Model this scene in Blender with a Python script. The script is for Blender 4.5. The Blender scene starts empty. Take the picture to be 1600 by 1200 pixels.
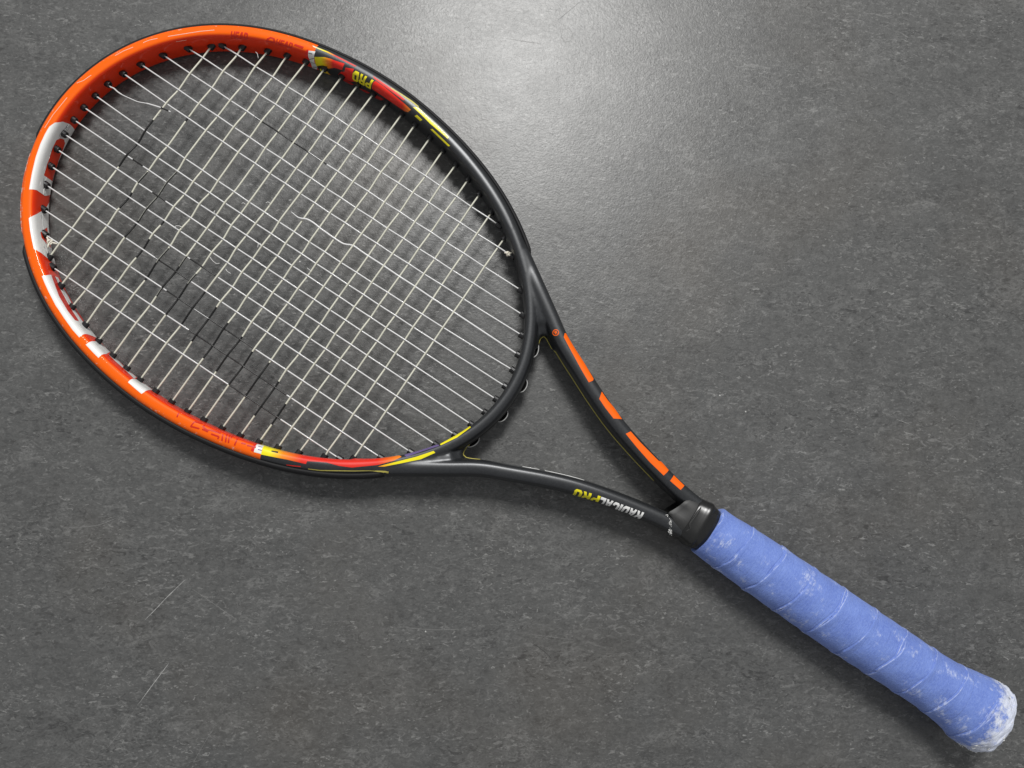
import bpy, bmesh, math, random, bisect
from mathutils import Vector, Matrix
from mathutils.bvhtree import BVHTree
from mathutils.geometry import tessellate_polygon
random.seed(7)
scene = bpy.context.scene
COL = scene.collection
# ---------------------------------------------------------------- camera, world, lamps, exposure
# the racket's own frame (metres): x from the head tip to the butt, y up the picture, z away from the floor;
# the butt is fatter than the head, so the string plane rises a little towards the handle
TILT = math.atan(9.6/672)
TR = Matrix.Translation((0, 0, 0.0109)) @ Matrix.Rotation(-TILT, 4, 'Y')
CR = ((0.8347375832483879, 0.5496169836269368, -0.033679940936233776), (-0.5489560722533636, 0.8258237682493165, -0.12908266549254052), (-0.043132329508160004, 0.12623896032258353, 0.9910617170730956))
CAMM = Matrix(((CR[0][0], -CR[0][1], -CR[0][2], 0.34946212), (-CR[1][0], CR[1][1], CR[1][2], -0.05758613), (-CR[2][0], CR[2][1], CR[2][2], 0.50351112), (0, 0, 0, 1)))
cam = bpy.data.objects.new('camera', bpy.data.cameras.new('camera'))
COL.objects.link(cam); scene.camera = cam
cam.data.sensor_width = 36; cam.data.lens = 1300/1600*36; cam.data.clip_start = 0.01; cam.data.clip_end = 50
cam.matrix_world = TR @ CAMM
world = bpy.data.worlds.new('World'); scene.world = world; world.use_nodes = True
bg = world.node_tree.nodes['Background']; bg.inputs['Color'].default_value = (0.97, 0.98, 1.0, 1); bg.inputs['Strength'].default_value = 0.35
def area(name, target, az, zen, dist, sx, sy, power, col):
    l = bpy.data.lights.new(name, 'AREA'); l.shape = 'RECTANGLE'; l.size = sx; l.size_y = sy; l.energy = power; l.color = col
    o = bpy.data.objects.new(name, l); COL.objects.link(o)
    a, z = math.radians(az), math.radians(zen)
    d = Vector((math.sin(z)*math.cos(a), math.sin(z)*math.sin(a), math.cos(z)))
    o.location = Vector(target) + d*dist
    o.rotation_euler = d.to_track_quat('Z', 'Y').to_euler()
    return o
area('window_light', (0.25, 0.1, 0), 117, 31, 2.2, 0.50, 0.62, 48, (1.0, 0.99, 0.97))
scene.view_settings.view_transform = 'Standard'; scene.view_settings.look = 'None'
scene.view_settings.exposure = 0; scene.view_settings.gamma = 1
scene.render.engine = 'CYCLES'

# ---- racket geometry shared by every builder (millimetres; y to the lower side of the head) ----
HC = [132.6, 2.6, 21.8, -1.7, 1.9, -0.7, 0.1, -0.2, 0.1]
HX = 172.0
SEC = [(0,0),(0.05,4),(0.25,7.4),(0.75,9.4),(1.7,10.65),(3.1,11.1),(4.7,11.15),(6.3,10.85),(7.7,9.8),(8.9,7.6),(9.65,4.6),(10,1.5),(10,0)]
def catmull(pts, n, closed=False):
    out = []; N = len(pts); segs = N if closed else N - 1
    for i in range(segs):
        if closed: p0, p1, p2, p3 = (pts[(i-1) % N], pts[i], pts[(i+1) % N], pts[(i+2) % N])
        else: p0, p1, p2, p3 = (pts[max(i-1, 0)], pts[i], pts[i+1], pts[min(i+2, N-1)])
        for k in range(n):
            t = k / n
            out.append(tuple(0.5*((2*b)+(c-a)*t+(2*a-5*b+4*c-d)*t*t+(3*b-a-3*c+d)*t**3) for a, b, c, d in zip(p0, p1, p2, p3)))
    if not closed: out.append(tuple(pts[-1]))
    return out
HALF = catmull([(0,-4)] + SEC + [(10,-1.5)], 6)[6:-6]           # upper half of the beam section
ARC = [0.0]
for a_, b_ in zip(HALF, HALF[1:]): ARC.append(ARC[-1] + math.hypot(b_[0]-a_[0], b_[1]-a_[1]))
VMAX = ARC[-1]
def sec_at(v):
    """section point and outward normal at arc length v from the inner mid line; negative v is the lower half"""
    s = -1 if v < 0 else 1
    w = min(abs(v), VMAX - 1e-6)
    i = bisect.bisect_right(ARC, w) - 1
    i = min(i, len(HALF) - 2)
    t = (w - ARC[i]) / (ARC[i+1] - ARC[i])
    a, b = HALF[i], HALF[i+1]
    dn, dz = b[0]-a[0], b[1]-a[1]; L = math.hypot(dn, dz)
    return (a[0]+dn*t, s*(a[1]+dz*t)), (-dz/L, s*dn/L)
def r_in(th): return sum(c*math.cos(k*th) for k, c in enumerate(HC)) + 2.0
def wall(th):
    """inner wall point and outward normal of the head at polar angle th (0 = tip)"""
    r = r_in(th); e = 1e-3
    x, y = HX - r*math.cos(th), r*math.sin(th)
    r2 = r_in(th+e); x2, y2 = HX - r2*math.cos(th+e), r2*math.sin(th+e)
    r1 = r_in(th-e); x1, y1 = HX - r1*math.cos(th-e), r1*math.sin(th-e)
    tx, ty = x2-x1, y2-y1; L = math.hypot(tx, ty)
    return x, y, -ty/L, tx/L
def sstep(a, b, x):
    t = min(1, max(0, (x-a)/(b-a))); return t*t*(3-2*t)
def scales(th):
    d = abs(math.degrees(th)); d = 360-d if d > 180 else d
    return 1.0 - 0.12*sstep(135, 165, d), (0.93 + 0.07*sstep(10, 60, d)) - 0.12*sstep(130, 165, d)
def hoop_pt(th, v, off=0.0):
    x, y, nx, ny = wall(th); sn, sz = scales(th)
    (n, z), (nn, nz) = sec_at(v)
    n, z = n*sn + nn*off, z*sz + nz*off
    return (x+nx*n, y+ny*n, z)
DATA = {"D":[[[20.73,12.58],[19.48,12.44],[18.23,12.42],[16.99,12.49],[15.78,12.47],[14.58,12.55],[13.37,12.72],[12.39,12.69],[11.4,12.72],[10.42,12.82],[9.27,12.72],[8.12,12.72],[6.21,12.46],[4.82,10.88],[3.64,6.71],[3.02,-0.49],[3.08,-6.31],[3.25,-9.5],[3.81,-9.5],[5.2,-9.5],[6.94,-9.5],[8.54,-9.5],[10.35,-9.5],[11.35,-9.5],[12.35,-9.5],[13.85,-9.5],[14.85,-9.5],[16.85,-9.5],[17.85,-9.5],[19.35,-9.5],[20.53,-1.73],[20.48,6.1],[20.44,8.07]],[[16.37,3.29],[15.14,3.1],[13.92,3.11],[12.82,2.92],[11.73,2.89],[10.6,3.13],[9.47,3.51],[7.84,3.3],[6.93,0.67],[6.57,-3.62],[7.1,-6.68],[8.26,-7.82],[10.15,-8.13],[11.29,-8.66],[12.44,-8.96],[14.45,-9.05],[16.25,-8.5],[16.35,-1.99]]],"A":[[[27.2,12.35],[26.29,8.84],[24.82,2.65],[23.39,-3.3],[20.85,-9.5],[20.35,-9.5],[22.5,-9.5],[23.5,-9.5],[24.5,-9.5],[25.35,-9.5],[26.85,-9.5],[28.35,-9.5],[29.85,-9.5],[30.85,-9.5],[33.5,-9.0],[34.5,-9.0],[36.0,-9.0],[36.35,-9.3],[36.54,-4.91],[36.14,0.24],[35.68,4.92],[35.02,10.02],[34.34,12.11],[32.37,12.16],[31.17,12.18],[29.98,12.29],[28.59,12.26]],[[29.85,4.34],[27.5,-5.41],[29.48,-5.57],[30.84,-7.23],[32.42,-7.16],[31.94,-1.72],[31.17,3.82]]],"E":[[[40.95,12.66],[41.04,10.19],[40.57,5.64],[40.41,0.33],[40.37,-3.54],[41.69,-3.61],[43.06,-3.38],[44.45,-5.84],[46.03,-5.88],[47.72,-5.5],[49.3,-5.09],[50.98,-4.3],[52.54,-3.72],[54.17,-2.78],[55.04,-7.3],[56.77,-7.5],[58.59,-6.31],[58.5,3.78],[58.55,9.4],[58.76,13.23],[57.44,13.31],[56.13,13.44],[54.89,13.33],[53.66,13.26],[52.44,13.25],[51.17,13.2],[49.9,13.21],[48.65,13.29],[47.44,13.12],[46.24,13.0],[45.05,12.96],[43.81,12.84],[42.58,12.79]]],"Es1":[[[40.64,5.3],[40.35,0.43],[41.62,0.56],[42.94,0.94],[44.31,1.58],[45.87,1.48],[47.51,1.76],[49.05,1.97],[50.67,2.53],[52.23,2.81],[53.86,3.42],[53.99,8.06],[52.44,8.35],[50.94,8.77],[49.47,8.48],[48.04,8.34],[46.64,8.37],[45.3,7.53],[43.97,6.77],[42.67,6.14]]],"Es2":[[[42.5,-7.11],[41.93,-8.6],[42.85,-8.5],[45.0,-8.5],[46.62,-8.5],[47.93,-8.6],[49.71,-8.5],[50.71,-8.5],[52.29,-7.5],[53.18,-2.94],[51.44,-3.24],[49.79,-3.11],[48.09,-4.4],[46.48,-5.28],[45.1,-6.17],[43.78,-7.0]]],"H1":[[[61.28,13.23],[61.22,9.92],[60.61,0.52],[60.52,-4.48],[61.54,-5.62],[62.58,-6.76],[63.58,-7.0],[65.88,6.55],[66.01,10.78],[66.18,13.2],[64.07,13.22],[62.67,13.2]]],"H2":[[[65.77,2.5],[64.32,-5.81],[66.39,-6.37],[68.13,-5.18],[69.93,-3.68],[71.66,-4.72],[73.1,-4.88],[74.62,-4.68],[76.29,5.56],[74.54,3.86],[72.84,2.91],[71.19,2.24],[69.77,2.5],[68.41,2.87],[67.07,2.54]]],"H3":[[[76.73,12.47],[76.6,10.23],[76.23,2.97],[76.81,1.5],[77.65,-5.6],[79.23,-5.0],[80.91,-3.87],[82.03,8.2],[82.05,11.37],[81.86,13.09],[79.31,12.77],[78.02,12.6]]],"strokes":[[[93.75,10.76],[94.07,13.63]],[[99.06,11.14],[101.26,10.22]],[[99.06,11.14],[98.85,14.9]],[[98.78,14.63],[100.06,14.11],[101.33,13.62]],[[101.8,11.99],[102.15,10.44]],[[102.04,11.75],[103.56,12.43],[104.36,11.67]],[[102.13,13.15],[103.94,13.12]],[[104.36,11.67],[105.88,11.35],[107.39,11.05]],[[105.05,13.55],[107.46,13.27]],[[107.46,13.27],[107.3,14.81]],[[108.06,10.99],[108.64,14.88]],[[109.0,10.04],[109.74,14.85]],[[109.76,9.51],[110.55,14.59]],[[110.25,6.0],[110.66,11.57]],[[112.3,10.38],[112.37,14.65]],[[113.82,12.0],[115.05,11.59]],[[115.52,12.06],[116.78,11.88],[118.03,11.73]]],"lw":[[[117.89,14.6],[119.91,14.41],[119.32,5.0],[117.65,7.0]]],"lr":[[[116.99,14.28],[117.85,14.62],[117.64,7.31],[117.09,10.32]]],"lwn":[[[118.43,10.57],[119.56,10.3]],[[118.71,12.47],[119.77,12.39]]],"lband":[[[119.87,14.74],[119.85,11.81],[117.35,-1.5],[118.85,-2.5],[121.5,-2.5],[122.35,-2.0],[125.19,0.0],[126.75,3.0],[127.85,0.5],[130.7,4.0],[133.02,4.5],[133.99,5.15],[135.27,6.0],[136.55,3.9],[137.28,5.0],[139.16,7.0],[139.35,4.0],[140.85,4.0],[143.58,5.85],[144.5,5.5],[144.85,6.0],[145.85,5.2],[147.35,6.0],[149.5,6.0],[150.5,6.0],[151.56,6.0],[152.7,7.0],[153.51,10.97],[151.67,12.66],[150.49,12.99],[149.3,13.39],[148.11,13.85],[146.98,13.86],[145.85,13.93],[144.71,14.05],[143.56,14.24],[142.41,14.48],[140.96,14.01],[139.48,13.63],[137.96,12.79],[136.4,12.03],[134.86,12.11],[133.32,12.33],[131.76,12.62],[131.58,14.39],[130.38,14.19],[129.16,14.04],[127.93,13.93],[126.69,13.87],[125.36,13.98],[124.03,14.13],[122.65,14.29],[121.27,14.5]]],"lgrooves":[[[120.18,8.5],[122.13,8.56]],[[122.11,-0.56],[124.17,5.5],[125.77,7.0]],[[127.16,8.5],[128.32,8.36],[129.49,8.37],[130.68,8.0]]],"ltail":[[[149.5,14.23],[150.68,13.88],[151.86,13.61],[153.03,13.41],[154.2,13.29],[155.37,13.26],[156.53,13.31],[157.51,13.19],[158.48,13.13],[159.46,13.14],[160.43,13.23],[160.6,14.8],[159.52,15.02],[158.44,15.32],[157.36,15.71],[156.26,15.43],[155.16,15.24],[154.05,15.14],[152.93,15.11],[151.77,15.1],[150.62,15.17],[149.46,15.32],[148.08,14.83]]],"lline":[[[162.2,10.08],[163.17,9.46],[164.15,8.83],[165.12,8.3],[166.1,8.27],[167.22,6.5],[168.29,6.5],[169.63,7.0],[169.67,10.68],[168.44,10.85],[167.21,11.2],[165.99,11.67],[164.75,11.47],[163.51,11.42],[162.26,11.52]]],"lpurple":[[[154.07,9.8],[155.12,7.5],[156.11,6.94],[157.56,6.5],[158.55,6.5],[159.29,6.5],[160.61,7.5],[161.78,9.59],[161.91,11.38],[160.66,11.04],[159.41,10.84],[158.15,10.8],[156.95,11.03],[155.74,11.35],[154.54,11.74]]],"ledge":[[[126.82,16.93],[128.43,16.56],[130.42,16.12],[130.43,16.66],[128.44,17.29],[126.82,17.6]]],"ledge2":[[[132.19,17.01],[133.63,16.93],[135.06,16.95],[136.13,16.69],[137.2,16.5],[138.26,16.37],[139.3,16.29],[140.34,16.27],[141.37,16.29],[142.4,16.37],[143.42,16.41],[144.43,16.49],[145.44,16.64],[146.44,16.86],[147.42,17.15],[148.4,17.55],[149.36,18.09],[150.31,18.79],[150.27,19.64],[149.32,18.84],[148.36,18.24],[147.39,17.79],[146.41,17.45],[145.42,17.22],[144.41,17.06],[143.4,16.98],[142.38,16.95],[141.36,16.88],[140.33,16.86],[139.29,16.91],[138.25,17.01],[137.19,17.18],[136.12,17.43],[135.04,17.78],[133.62,17.68],[132.18,17.69]]],"hd1":[[-40.9,7.54],[-45.03,8.05],[-45.42,12.68],[-41.27,12.85]],"hd2":[[-52.24,8.43],[-56.82,8.86],[-57.1,12.64],[-52.63,12.51]],"dome":[[[-49.84,9.1],[-50.06,11.31],[-50.94,12.75],[-51.96,12.51],[-52.32,10.97],[-51.94,9.0]],[[-50.47,10.15],[-50.64,11.14],[-51.11,11.76],[-51.68,11.45],[-51.77,10.46]]],"rbar":[[[-57.25,11.35],[-58.52,11.17],[-59.81,11.05],[-59.98,12.58],[-58.72,12.52],[-57.47,12.51]]],"rblk":[[[-60.5,9.23],[-61.02,11.77],[-61.49,11.74],[-61.28,7.85],[-61.15,1.9],[-61.22,-4.49],[-60.29,-6.96],[-60.18,-0.33]]],"uw":[[[-61.52,11.32],[-63.39,12.32],[-63.17,8.16],[-62.77,1.94],[-63.11,-3.92],[-62.35,-9.5],[-61.35,-9.5],[-61.1,-9.5],[-61.3,-2.16],[-61.33,6.53]]],"uwn":[[[-61.61,9.76],[-62.67,10.2]],[[-61.37,3.3],[-63.09,6.99]],[[-61.5,-0.02],[-62.84,0.27]],[[-61.44,-6.28],[-62.98,-4.14]]],"uband":[[[-63.3,8.64],[-64.84,10.07],[-66.29,11.24],[-68.21,11.81],[-69.56,11.91],[-70.95,12.32],[-72.34,12.76],[-72.31,10.82],[-72.01,7.56],[-69.44,5.97],[-66.92,0.69],[-66.08,-3.56],[-67.0,-9.0],[-66.0,-9.0],[-63.36,-9.5],[-64.07,-3.25],[-62.8,-2.54],[-63.14,3.59]]],"ublk":[[[-62.96,-2.75],[-65.2,1.84],[-67.19,3.79],[-64.87,-1.89],[-63.69,-4.88]],[[-62.36,-9.5],[-63.99,-6.35],[-62.35,-9.5]]],"ured":[[[-73.06,10.86],[-75.55,12.47],[-75.61,8.67],[-76.09,1.16],[-74.3,-2.4],[-71.74,-3.61],[-70.03,-1.13],[-71.48,4.88],[-72.84,7.34]]],"urin":[[[-70.55,-6.01],[-72.77,-3.05],[-75.1,-4.71],[-73.66,-9.3],[-72.5,-9.0]],[[-76.73,-6.35],[-79.29,-3.68],[-81.14,-3.53],[-78.85,-9.3],[-77.5,-9.0]],[[-82.11,-1.35],[-84.34,-0.16],[-86.55,0.14],[-84.79,-5.17],[-82.48,-6.67]]],"PRO":[[-82.45,12.38],[-75.79,11.99],[-75.06,1.45],[-81.67,2.93]],"ured2":[[[-82.56,11.02],[-82.97,12.78],[-84.43,12.67],[-85.9,12.61],[-87.33,12.31],[-88.77,12.05],[-90.22,11.84],[-91.67,11.65],[-93.13,11.51],[-94.58,11.4],[-97.02,11.01],[-96.28,7.37],[-94.76,4.98],[-92.9,4.4],[-91.07,3.99],[-89.27,3.74],[-87.19,3.79],[-85.15,4.05],[-83.69,4.28],[-82.25,4.61]]],"ured3":[[[-81.38,14.59],[-82.95,14.46],[-84.52,14.37],[-86.1,14.34],[-87.69,14.36],[-89.28,14.44],[-90.75,14.15],[-92.22,13.9],[-93.69,13.7],[-93.32,12.51],[-91.64,12.51],[-89.97,12.55],[-88.57,12.63],[-87.19,12.74],[-85.81,12.89],[-84.43,13.08],[-82.24,13.46]]],"uline":[[[-61.9,15.29],[-63.44,15.25],[-65.0,15.28],[-66.57,15.38],[-68.24,15.16],[-69.92,15.02],[-71.62,14.94],[-73.03,14.88],[-74.44,14.86],[-75.87,14.89],[-75.27,14.01],[-73.73,13.99],[-72.19,14.02],[-70.67,14.1],[-69.29,14.18],[-67.91,14.3],[-66.55,14.47],[-65.14,14.44],[-63.74,14.45],[-62.36,14.51]]],"uline2":[[[-87.86,14.64],[-89.77,14.94],[-91.67,15.33],[-93.63,15.62],[-95.59,16.01],[-98.19,15.92],[-98.22,15.16],[-96.84,15.02],[-95.46,14.92],[-93.72,14.7],[-91.97,14.54],[-90.02,14.25],[-88.07,14.05]]],"uyel":[[[-97.08,12.97],[-98.37,15.03],[-100.27,14.68],[-102.16,14.41],[-103.57,14.35],[-104.98,14.32],[-106.38,14.32],[-108.02,14.29],[-109.64,14.3],[-111.24,14.36],[-111.59,13.06],[-110.01,12.82],[-108.42,12.61],[-106.39,12.39],[-104.35,12.23],[-102.46,12.43],[-100.56,12.68],[-98.82,12.8]]],"uyel2":[[[-98.84,8.92],[-99.49,10.94],[-101.78,10.75],[-101.24,8.7]]],"uyel3":[[[-105.41,9.43],[-105.99,10.82],[-107.5,10.8],[-109.01,10.82],[-110.51,10.87],[-112.0,10.96],[-113.48,11.08],[-113.12,9.71],[-111.59,9.55],[-110.04,9.44],[-108.5,9.38],[-106.95,9.38]]],"lim":[[-63.14760378211261,13.616959834731128],[119.91378361974563,15.911653231077054],[10.714792877131234,15.970090395905562],[31.334855373291052,15.522815444779823],[-150.0,23.5],[159.85408440973836,27.589986214132782]],"s1":[[[342.16,-50.13],[342.81,-50.92],[346.36,-49.28],[349.91,-47.63],[352.79,-46.3],[355.66,-44.98],[358.54,-43.66],[361.4,-42.34],[364.92,-40.46],[368.43,-38.58],[371.93,-36.7],[372.08,-35.39],[370.61,-33.02],[366.52,-35.08],[362.43,-37.15],[358.88,-39.09],[355.32,-41.03],[351.76,-42.96],[348.88,-44.57],[345.99,-46.18],[343.09,-47.8]]],"s2":[[[380.15,-32.83],[383.25,-31.58],[386.34,-30.32],[391.64,-29.2],[395.52,-27.43],[399.39,-25.66],[394.72,-22.92],[390.9,-24.25],[387.07,-25.59],[384.15,-26.84],[381.23,-28.09]]],"s3":[[[405.72,-19.26],[407.53,-22.18],[411.69,-21.02],[415.84,-19.87],[419.78,-19.03],[423.72,-18.2],[427.32,-17.44],[430.93,-16.68],[433.19,-17.6],[436.18,-16.55],[439.16,-15.5],[437.98,-10.86],[434.32,-11.56],[430.67,-12.26],[427.01,-12.96],[423.35,-13.96],[419.68,-14.97],[416.01,-15.97],[412.59,-17.07],[409.16,-18.16]]],"s4":[[[442.85,-10.32],[443.26,-14.57],[447.54,-13.7],[451.82,-12.83],[450.92,-9.18],[446.88,-9.75]]],"ring":[337.54,-47.52],"rad":[[439.85,14.01],[413.63,20.09],[414.41,24.03],[440.5,18.13]],"pro2":[[413.15,20.14],[397.89,24.6],[399.23,28.03],[414.08,23.59]],"pin":[[330.86,-37.52],[330.21,-41.41],[331.96,-44.51],[335.46,-44.93],[341.14,-41.99],[344.41,-40.22],[347.68,-38.44],[350.94,-36.67],[354.19,-34.9],[357.45,-33.14],[360.69,-31.37],[363.94,-29.61],[367.18,-27.85],[370.74,-26.31],[374.3,-24.77],[377.85,-23.24],[381.4,-21.71],[385.35,-20.4],[389.29,-19.1],[393.22,-17.79],[396.76,-16.76],[400.3,-15.74],[403.83,-14.71],[407.36,-13.68],[410.89,-12.66],[414.38,-11.71],[417.88,-10.76],[421.37,-9.82],[424.86,-8.87],[428.76,-8.05],[432.67,-7.24],[436.57,-6.42]],"pin2":[[329.4,36.09],[329.39,38.87],[329.87,42.71],[331.16,44.63],[334.31,45.54],[337.74,44.43],[342.24,42.15]],"wl1":[[365.04,30.88],[369.74,28.92],[374.45,26.95]],"wl2":[[377.51,25.5],[381.72,23.64],[385.93,21.77],[390.63,20.21],[395.32,18.65],[400.25,17.45]],"mains":[[[62.74,-86.92],[46.62,-73.14],[35.51,-60.75],[26.76,-47.94],[21.81,-36.75],[18.68,-25.83],[16.21,-15.41],[15.54,-5.25],[15.77,4.75],[17.07,15.48],[19.57,25.82],[22.87,36.55],[27.53,47.76],[35.65,60.95],[47.28,73.07],[63.99,86.91]],[[269.25,-87.18],[286.75,-75.16],[302.36,-60.1],[312.88,-47.68],[320.14,-36.6],[324.74,-25.28],[327.03,-15.37],[328.55,-4.52],[328.01,5.27],[326.5,15.67],[323.81,26.32],[318.88,37.03],[311.62,48.31],[301.18,60.28],[288.45,72.82],[268.55,86.88]]],"cross":[[[55.12,-81.11],[71.22,-92.27],[86.0,-97.78],[98.06,-102.99],[110.13,-106.1],[122.44,-108.86],[134.26,-110.22],[145.81,-111.94],[157.09,-111.92],[167.54,-112.36],[179.51,-111.28],[190.56,-110.1],[203.19,-107.97],[214.42,-106.44],[226.23,-103.29],[238.13,-99.23],[249.43,-95.3],[262.07,-89.32],[277.91,-80.59]],[[55.42,80.65],[71.8,92.19],[85.34,98.82],[98.42,104.26],[110.89,107.69],[122.94,109.96],[134.48,111.6],[145.23,112.83],[156.89,113.42],[168.62,113.5],[179.87,112.95],[190.98,111.58],[202.61,110.3],[214.2,107.68],[225.65,104.23],[236.88,100.47],[249.07,96.08],[263.07,90.96],[277.97,81.12]]],"loose":[[19.7,-25.24],[22.5,-25.57],[25.93,-25.05],[30.16,-25.09],[35.75,-25.76],[41.19,-26.63],[46.4,-28.62],[50.25,-30.0],[54.66,-31.44],[61.06,-32.65]],"loose2":[[159.77,-21.74],[162.34,-21.5],[164.9,-21.26],[167.31,-21.91],[170.14,-23.33],[173.67,-23.75],[177.11,-23.62],[180.23,-23.26],[185.1,-23.12],[189.98,-22.98],[197.49,-23.15]],"frays":[[[120.98,3.71],[121.17,4.8],[122.37,5.22]],[[131.9,-8.96],[132.41,-9.92],[133.86,-9.98]],[[143.69,-17.59],[144.61,-18.84],[145.91,-19.1]],[[154.37,-27.03],[155.59,-27.85]],[[156.05,8.12],[155.28,6.2],[155.79,5.25],[157.22,6.41]],[[106.97,26.71],[107.41,24.87],[108.86,23.59],[110.65,23.6]],[[135.59,29.24],[138.65,30.2],[141.13,30.34],[142.73,29.26]],[[147.97,29.95],[149.64,30.63],[151.97,30.57]],[[188.19,1.92],[191.35,2.21]],[[80.92,-94.75],[82.77,-94.21],[84.6,-92.34]]],"knots":[[285.53,-74.83],[50.42,75.32]],"inkc":[[0,-20.8,14.4,1],[1,-36.5,-32.9,1],[1,6.3,14.8,0.5],[1,22.2,34.1,1],[2,-3.3,34.9,0.5],[2,34.9,48.7,1],[3,25.3,28.7,1],[3,40.5,55.0,1],[4,38.0,49.6,0.5],[4,49.6,62.6,1],[5,36.6,43.9,0.5],[5,43.9,60.7,1],[5,60.7,67.4,0.5],[6,42.3,50.5,0.5],[6,50.5,72.0,1],[7,48.4,73.3,1],[8,52.2,77.8,1],[9,56.4,82.4,1],[10,58.8,84.2,1],[11,62.7,88.0,1],[12,63.3,86.7,1],[13,69.2,92.0,1],[14,77.0,91.3,1]],"inkm":[[14,151.2,221.5],[15,190.9,227.7],[13,126.6,189.8],[12,109.1,135.3],[8,59.5,68.2],[2,105.2,158.7],[9,82.9,93.5],[11,127.1,146.2]],"bow":[-0.96,0,0.96,1.28,1.93,0,2.89,1.28,0.64,0,0,0,0,0,0,0],"scuffs":[[[-26.82,13.05],[-28.0,12.8],[-29.19,12.65],[-30.4,12.59],[-31.6,12.61],[-32.82,12.72],[-34.04,12.92],[-35.13,12.96],[-36.23,13.07],[-37.33,13.25]],[[-21.27,13.98],[-22.59,14.29],[-23.55,13.93],[-24.52,13.65]],[[-14.72,14.4],[-15.69,14.38],[-16.66,14.44],[-17.79,14.13],[-18.92,13.93]],[[-28.1,8.85],[-29.28,8.65],[-30.48,8.55]],[[-4.81,15.35],[-6.08,13.53],[-7.1,13.16],[-8.13,12.89]],[[6.85,14.49],[5.78,14.3],[4.72,14.21],[3.65,14.2],[2.7,13.91],[1.74,13.69],[0.78,13.55],[-0.19,13.48],[-1.15,13.48]]],"scr":[[[[227.59,229.68,-14.15],[229.36,220.12,-14.18],[230.74,211.24,-14.2],[233.59,197.32,-14.24]],0.55,0],[[[240.06,199.84,-14.33],[256.39,199.97,-14.56],[273.76,200.31,-14.81]],0.35,1],[[[253.08,271.23,-14.52],[253.52,256.28,-14.52],[254.09,242.01,-14.53]],0.5,0],[[[252.63,301.35,-14.51],[253.49,287.22,-14.52],[253.2,272.01,-14.52]],0.3,1],[[[155.98,211.88,-13.13],[170.72,200.43,-13.34],[178.37,189.97,-13.45]],0.35,1],[[[368.85,96.2,-16.17],[378.64,86.15,-16.31],[385.6,78.84,-16.41]],0.3,1],[[[356.8,151.16,-16.0],[375.45,140.93,-16.26],[394.54,127.72,-16.54]],0.3,1],[[[422.37,113.37,-16.93],[436.54,106.49,-17.14],[450.75,99.59,-17.34]],0.3,1],[[[201.59,-200.19,-13.78],[211.27,-204.8,-13.92],[222.7,-210.64,-14.08]],0.4,1],[[[297.57,254.03,-15.15],[298.09,267.4,-15.16],[299.44,281.83,-15.18]],0.3,1],[[[549.94,-128.27,-18.76],[560.61,-130.91,-18.91]],0.3,0]],"dscr":[[[[428.02,115.58,-17.01],[436.93,115.68,-17.14],[444.41,117.15,-17.25]],0.35],[[[222.82,-230.03,-14.08],[225.43,-240.2,-14.12],[228.05,-250.42,-14.16]],0.3]],"smudge":[[237.35,-227.61,-14.29],[236.9,-226.61,-14.28],[238.08,-225.23,-14.3],[237.75,-224.22,-14.3],[237.54,-222.85,-14.29],[236.69,-222.29,-14.28],[235.86,-221.44,-14.27],[235.34,-220.88,-14.26],[234.17,-221.44,-14.25],[232.57,-221.86,-14.22],[231.15,-222.63,-14.2],[230.74,-223.65,-14.2],[230.36,-224.38,-14.19],[229.98,-225.98,-14.19],[229.52,-227.5,-14.18],[229.95,-228.57,-14.19],[231.11,-228.9,-14.2],[231.67,-230.2,-14.21],[233.15,-230.09,-14.23],[234.2,-229.82,-14.25],[235.27,-229.46,-14.26],[236.1,-228.33,-14.27]],"notch":[[[332.89,-32.71],[330.66,-37.92],[330.39,-41.57],[332.36,-44.33],[335.52,-44.52],[339.11,-42.61],[344.21,-39.8]],[[329.91,34.05],[329.47,38.95],[329.95,42.77],[331.23,44.68],[334.37,45.59],[337.78,44.48],[342.26,42.22]]]}
# ---------------------------------------------------------------- materials
def nodes(name):
    m = bpy.data.materials.new(name); m.use_nodes = True
    nt = m.node_tree; return m, nt, nt.nodes['Principled BSDF']
def lk(nt, a, b): nt.links.new(a, b)
def mix(nt, fac, a, b):
    n = nt.nodes.new('ShaderNodeMix'); n.data_type = 'RGBA'
    if isinstance(fac, float): n.inputs[0].default_value = fac
    else: lk(nt, fac, n.inputs[0])
    for i, c in ((6, a), (7, b)):
        if isinstance(c, tuple): n.inputs[i].default_value = (*c, 1)
        else: lk(nt, c, n.inputs[i])
    return n.outputs[2]
def coords(nt, kind='Object'): return nt.nodes.new('ShaderNodeTexCoord').outputs[kind]
def noise(nt, vec, scale, detail=4, rough=0.5, dist=0.0):
    n = nt.nodes.new('ShaderNodeTexNoise'); lk(nt, vec, n.inputs['Vector'])
    n.inputs['Scale'].default_value = scale; n.inputs['Detail'].default_value = detail
    n.inputs['Roughness'].default_value = rough; n.inputs['Distortion'].default_value = dist
    return n.outputs['Fac']
def mrange(nt, v, a, b, c=0.0, d=1.0):
    n = nt.nodes.new('ShaderNodeMapRange'); lk(nt, v, n.inputs[0])
    for i, x in enumerate((a, b, c, d)): n.inputs[i+1].default_value = x
    return n.outputs[0]
def math_(nt, op, a, b=None):
    n = nt.nodes.new('ShaderNodeMath'); n.operation = op
    for i, x in enumerate((a, b)):
        if x is None: continue
        if isinstance(x, (int, float)): n.inputs[i].default_value = x
        else: lk(nt, x, n.inputs[i])
    return n.outputs[0]
def bump(nt, bs, h, strength, dist):
    n = nt.nodes.new('ShaderNodeBump'); n.inputs['Strength'].default_value = strength; n.inputs['Distance'].default_value = dist
    lk(nt, h, n.inputs['Height']); lk(nt, n.outputs[0], bs.inputs['Normal'])
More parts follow.
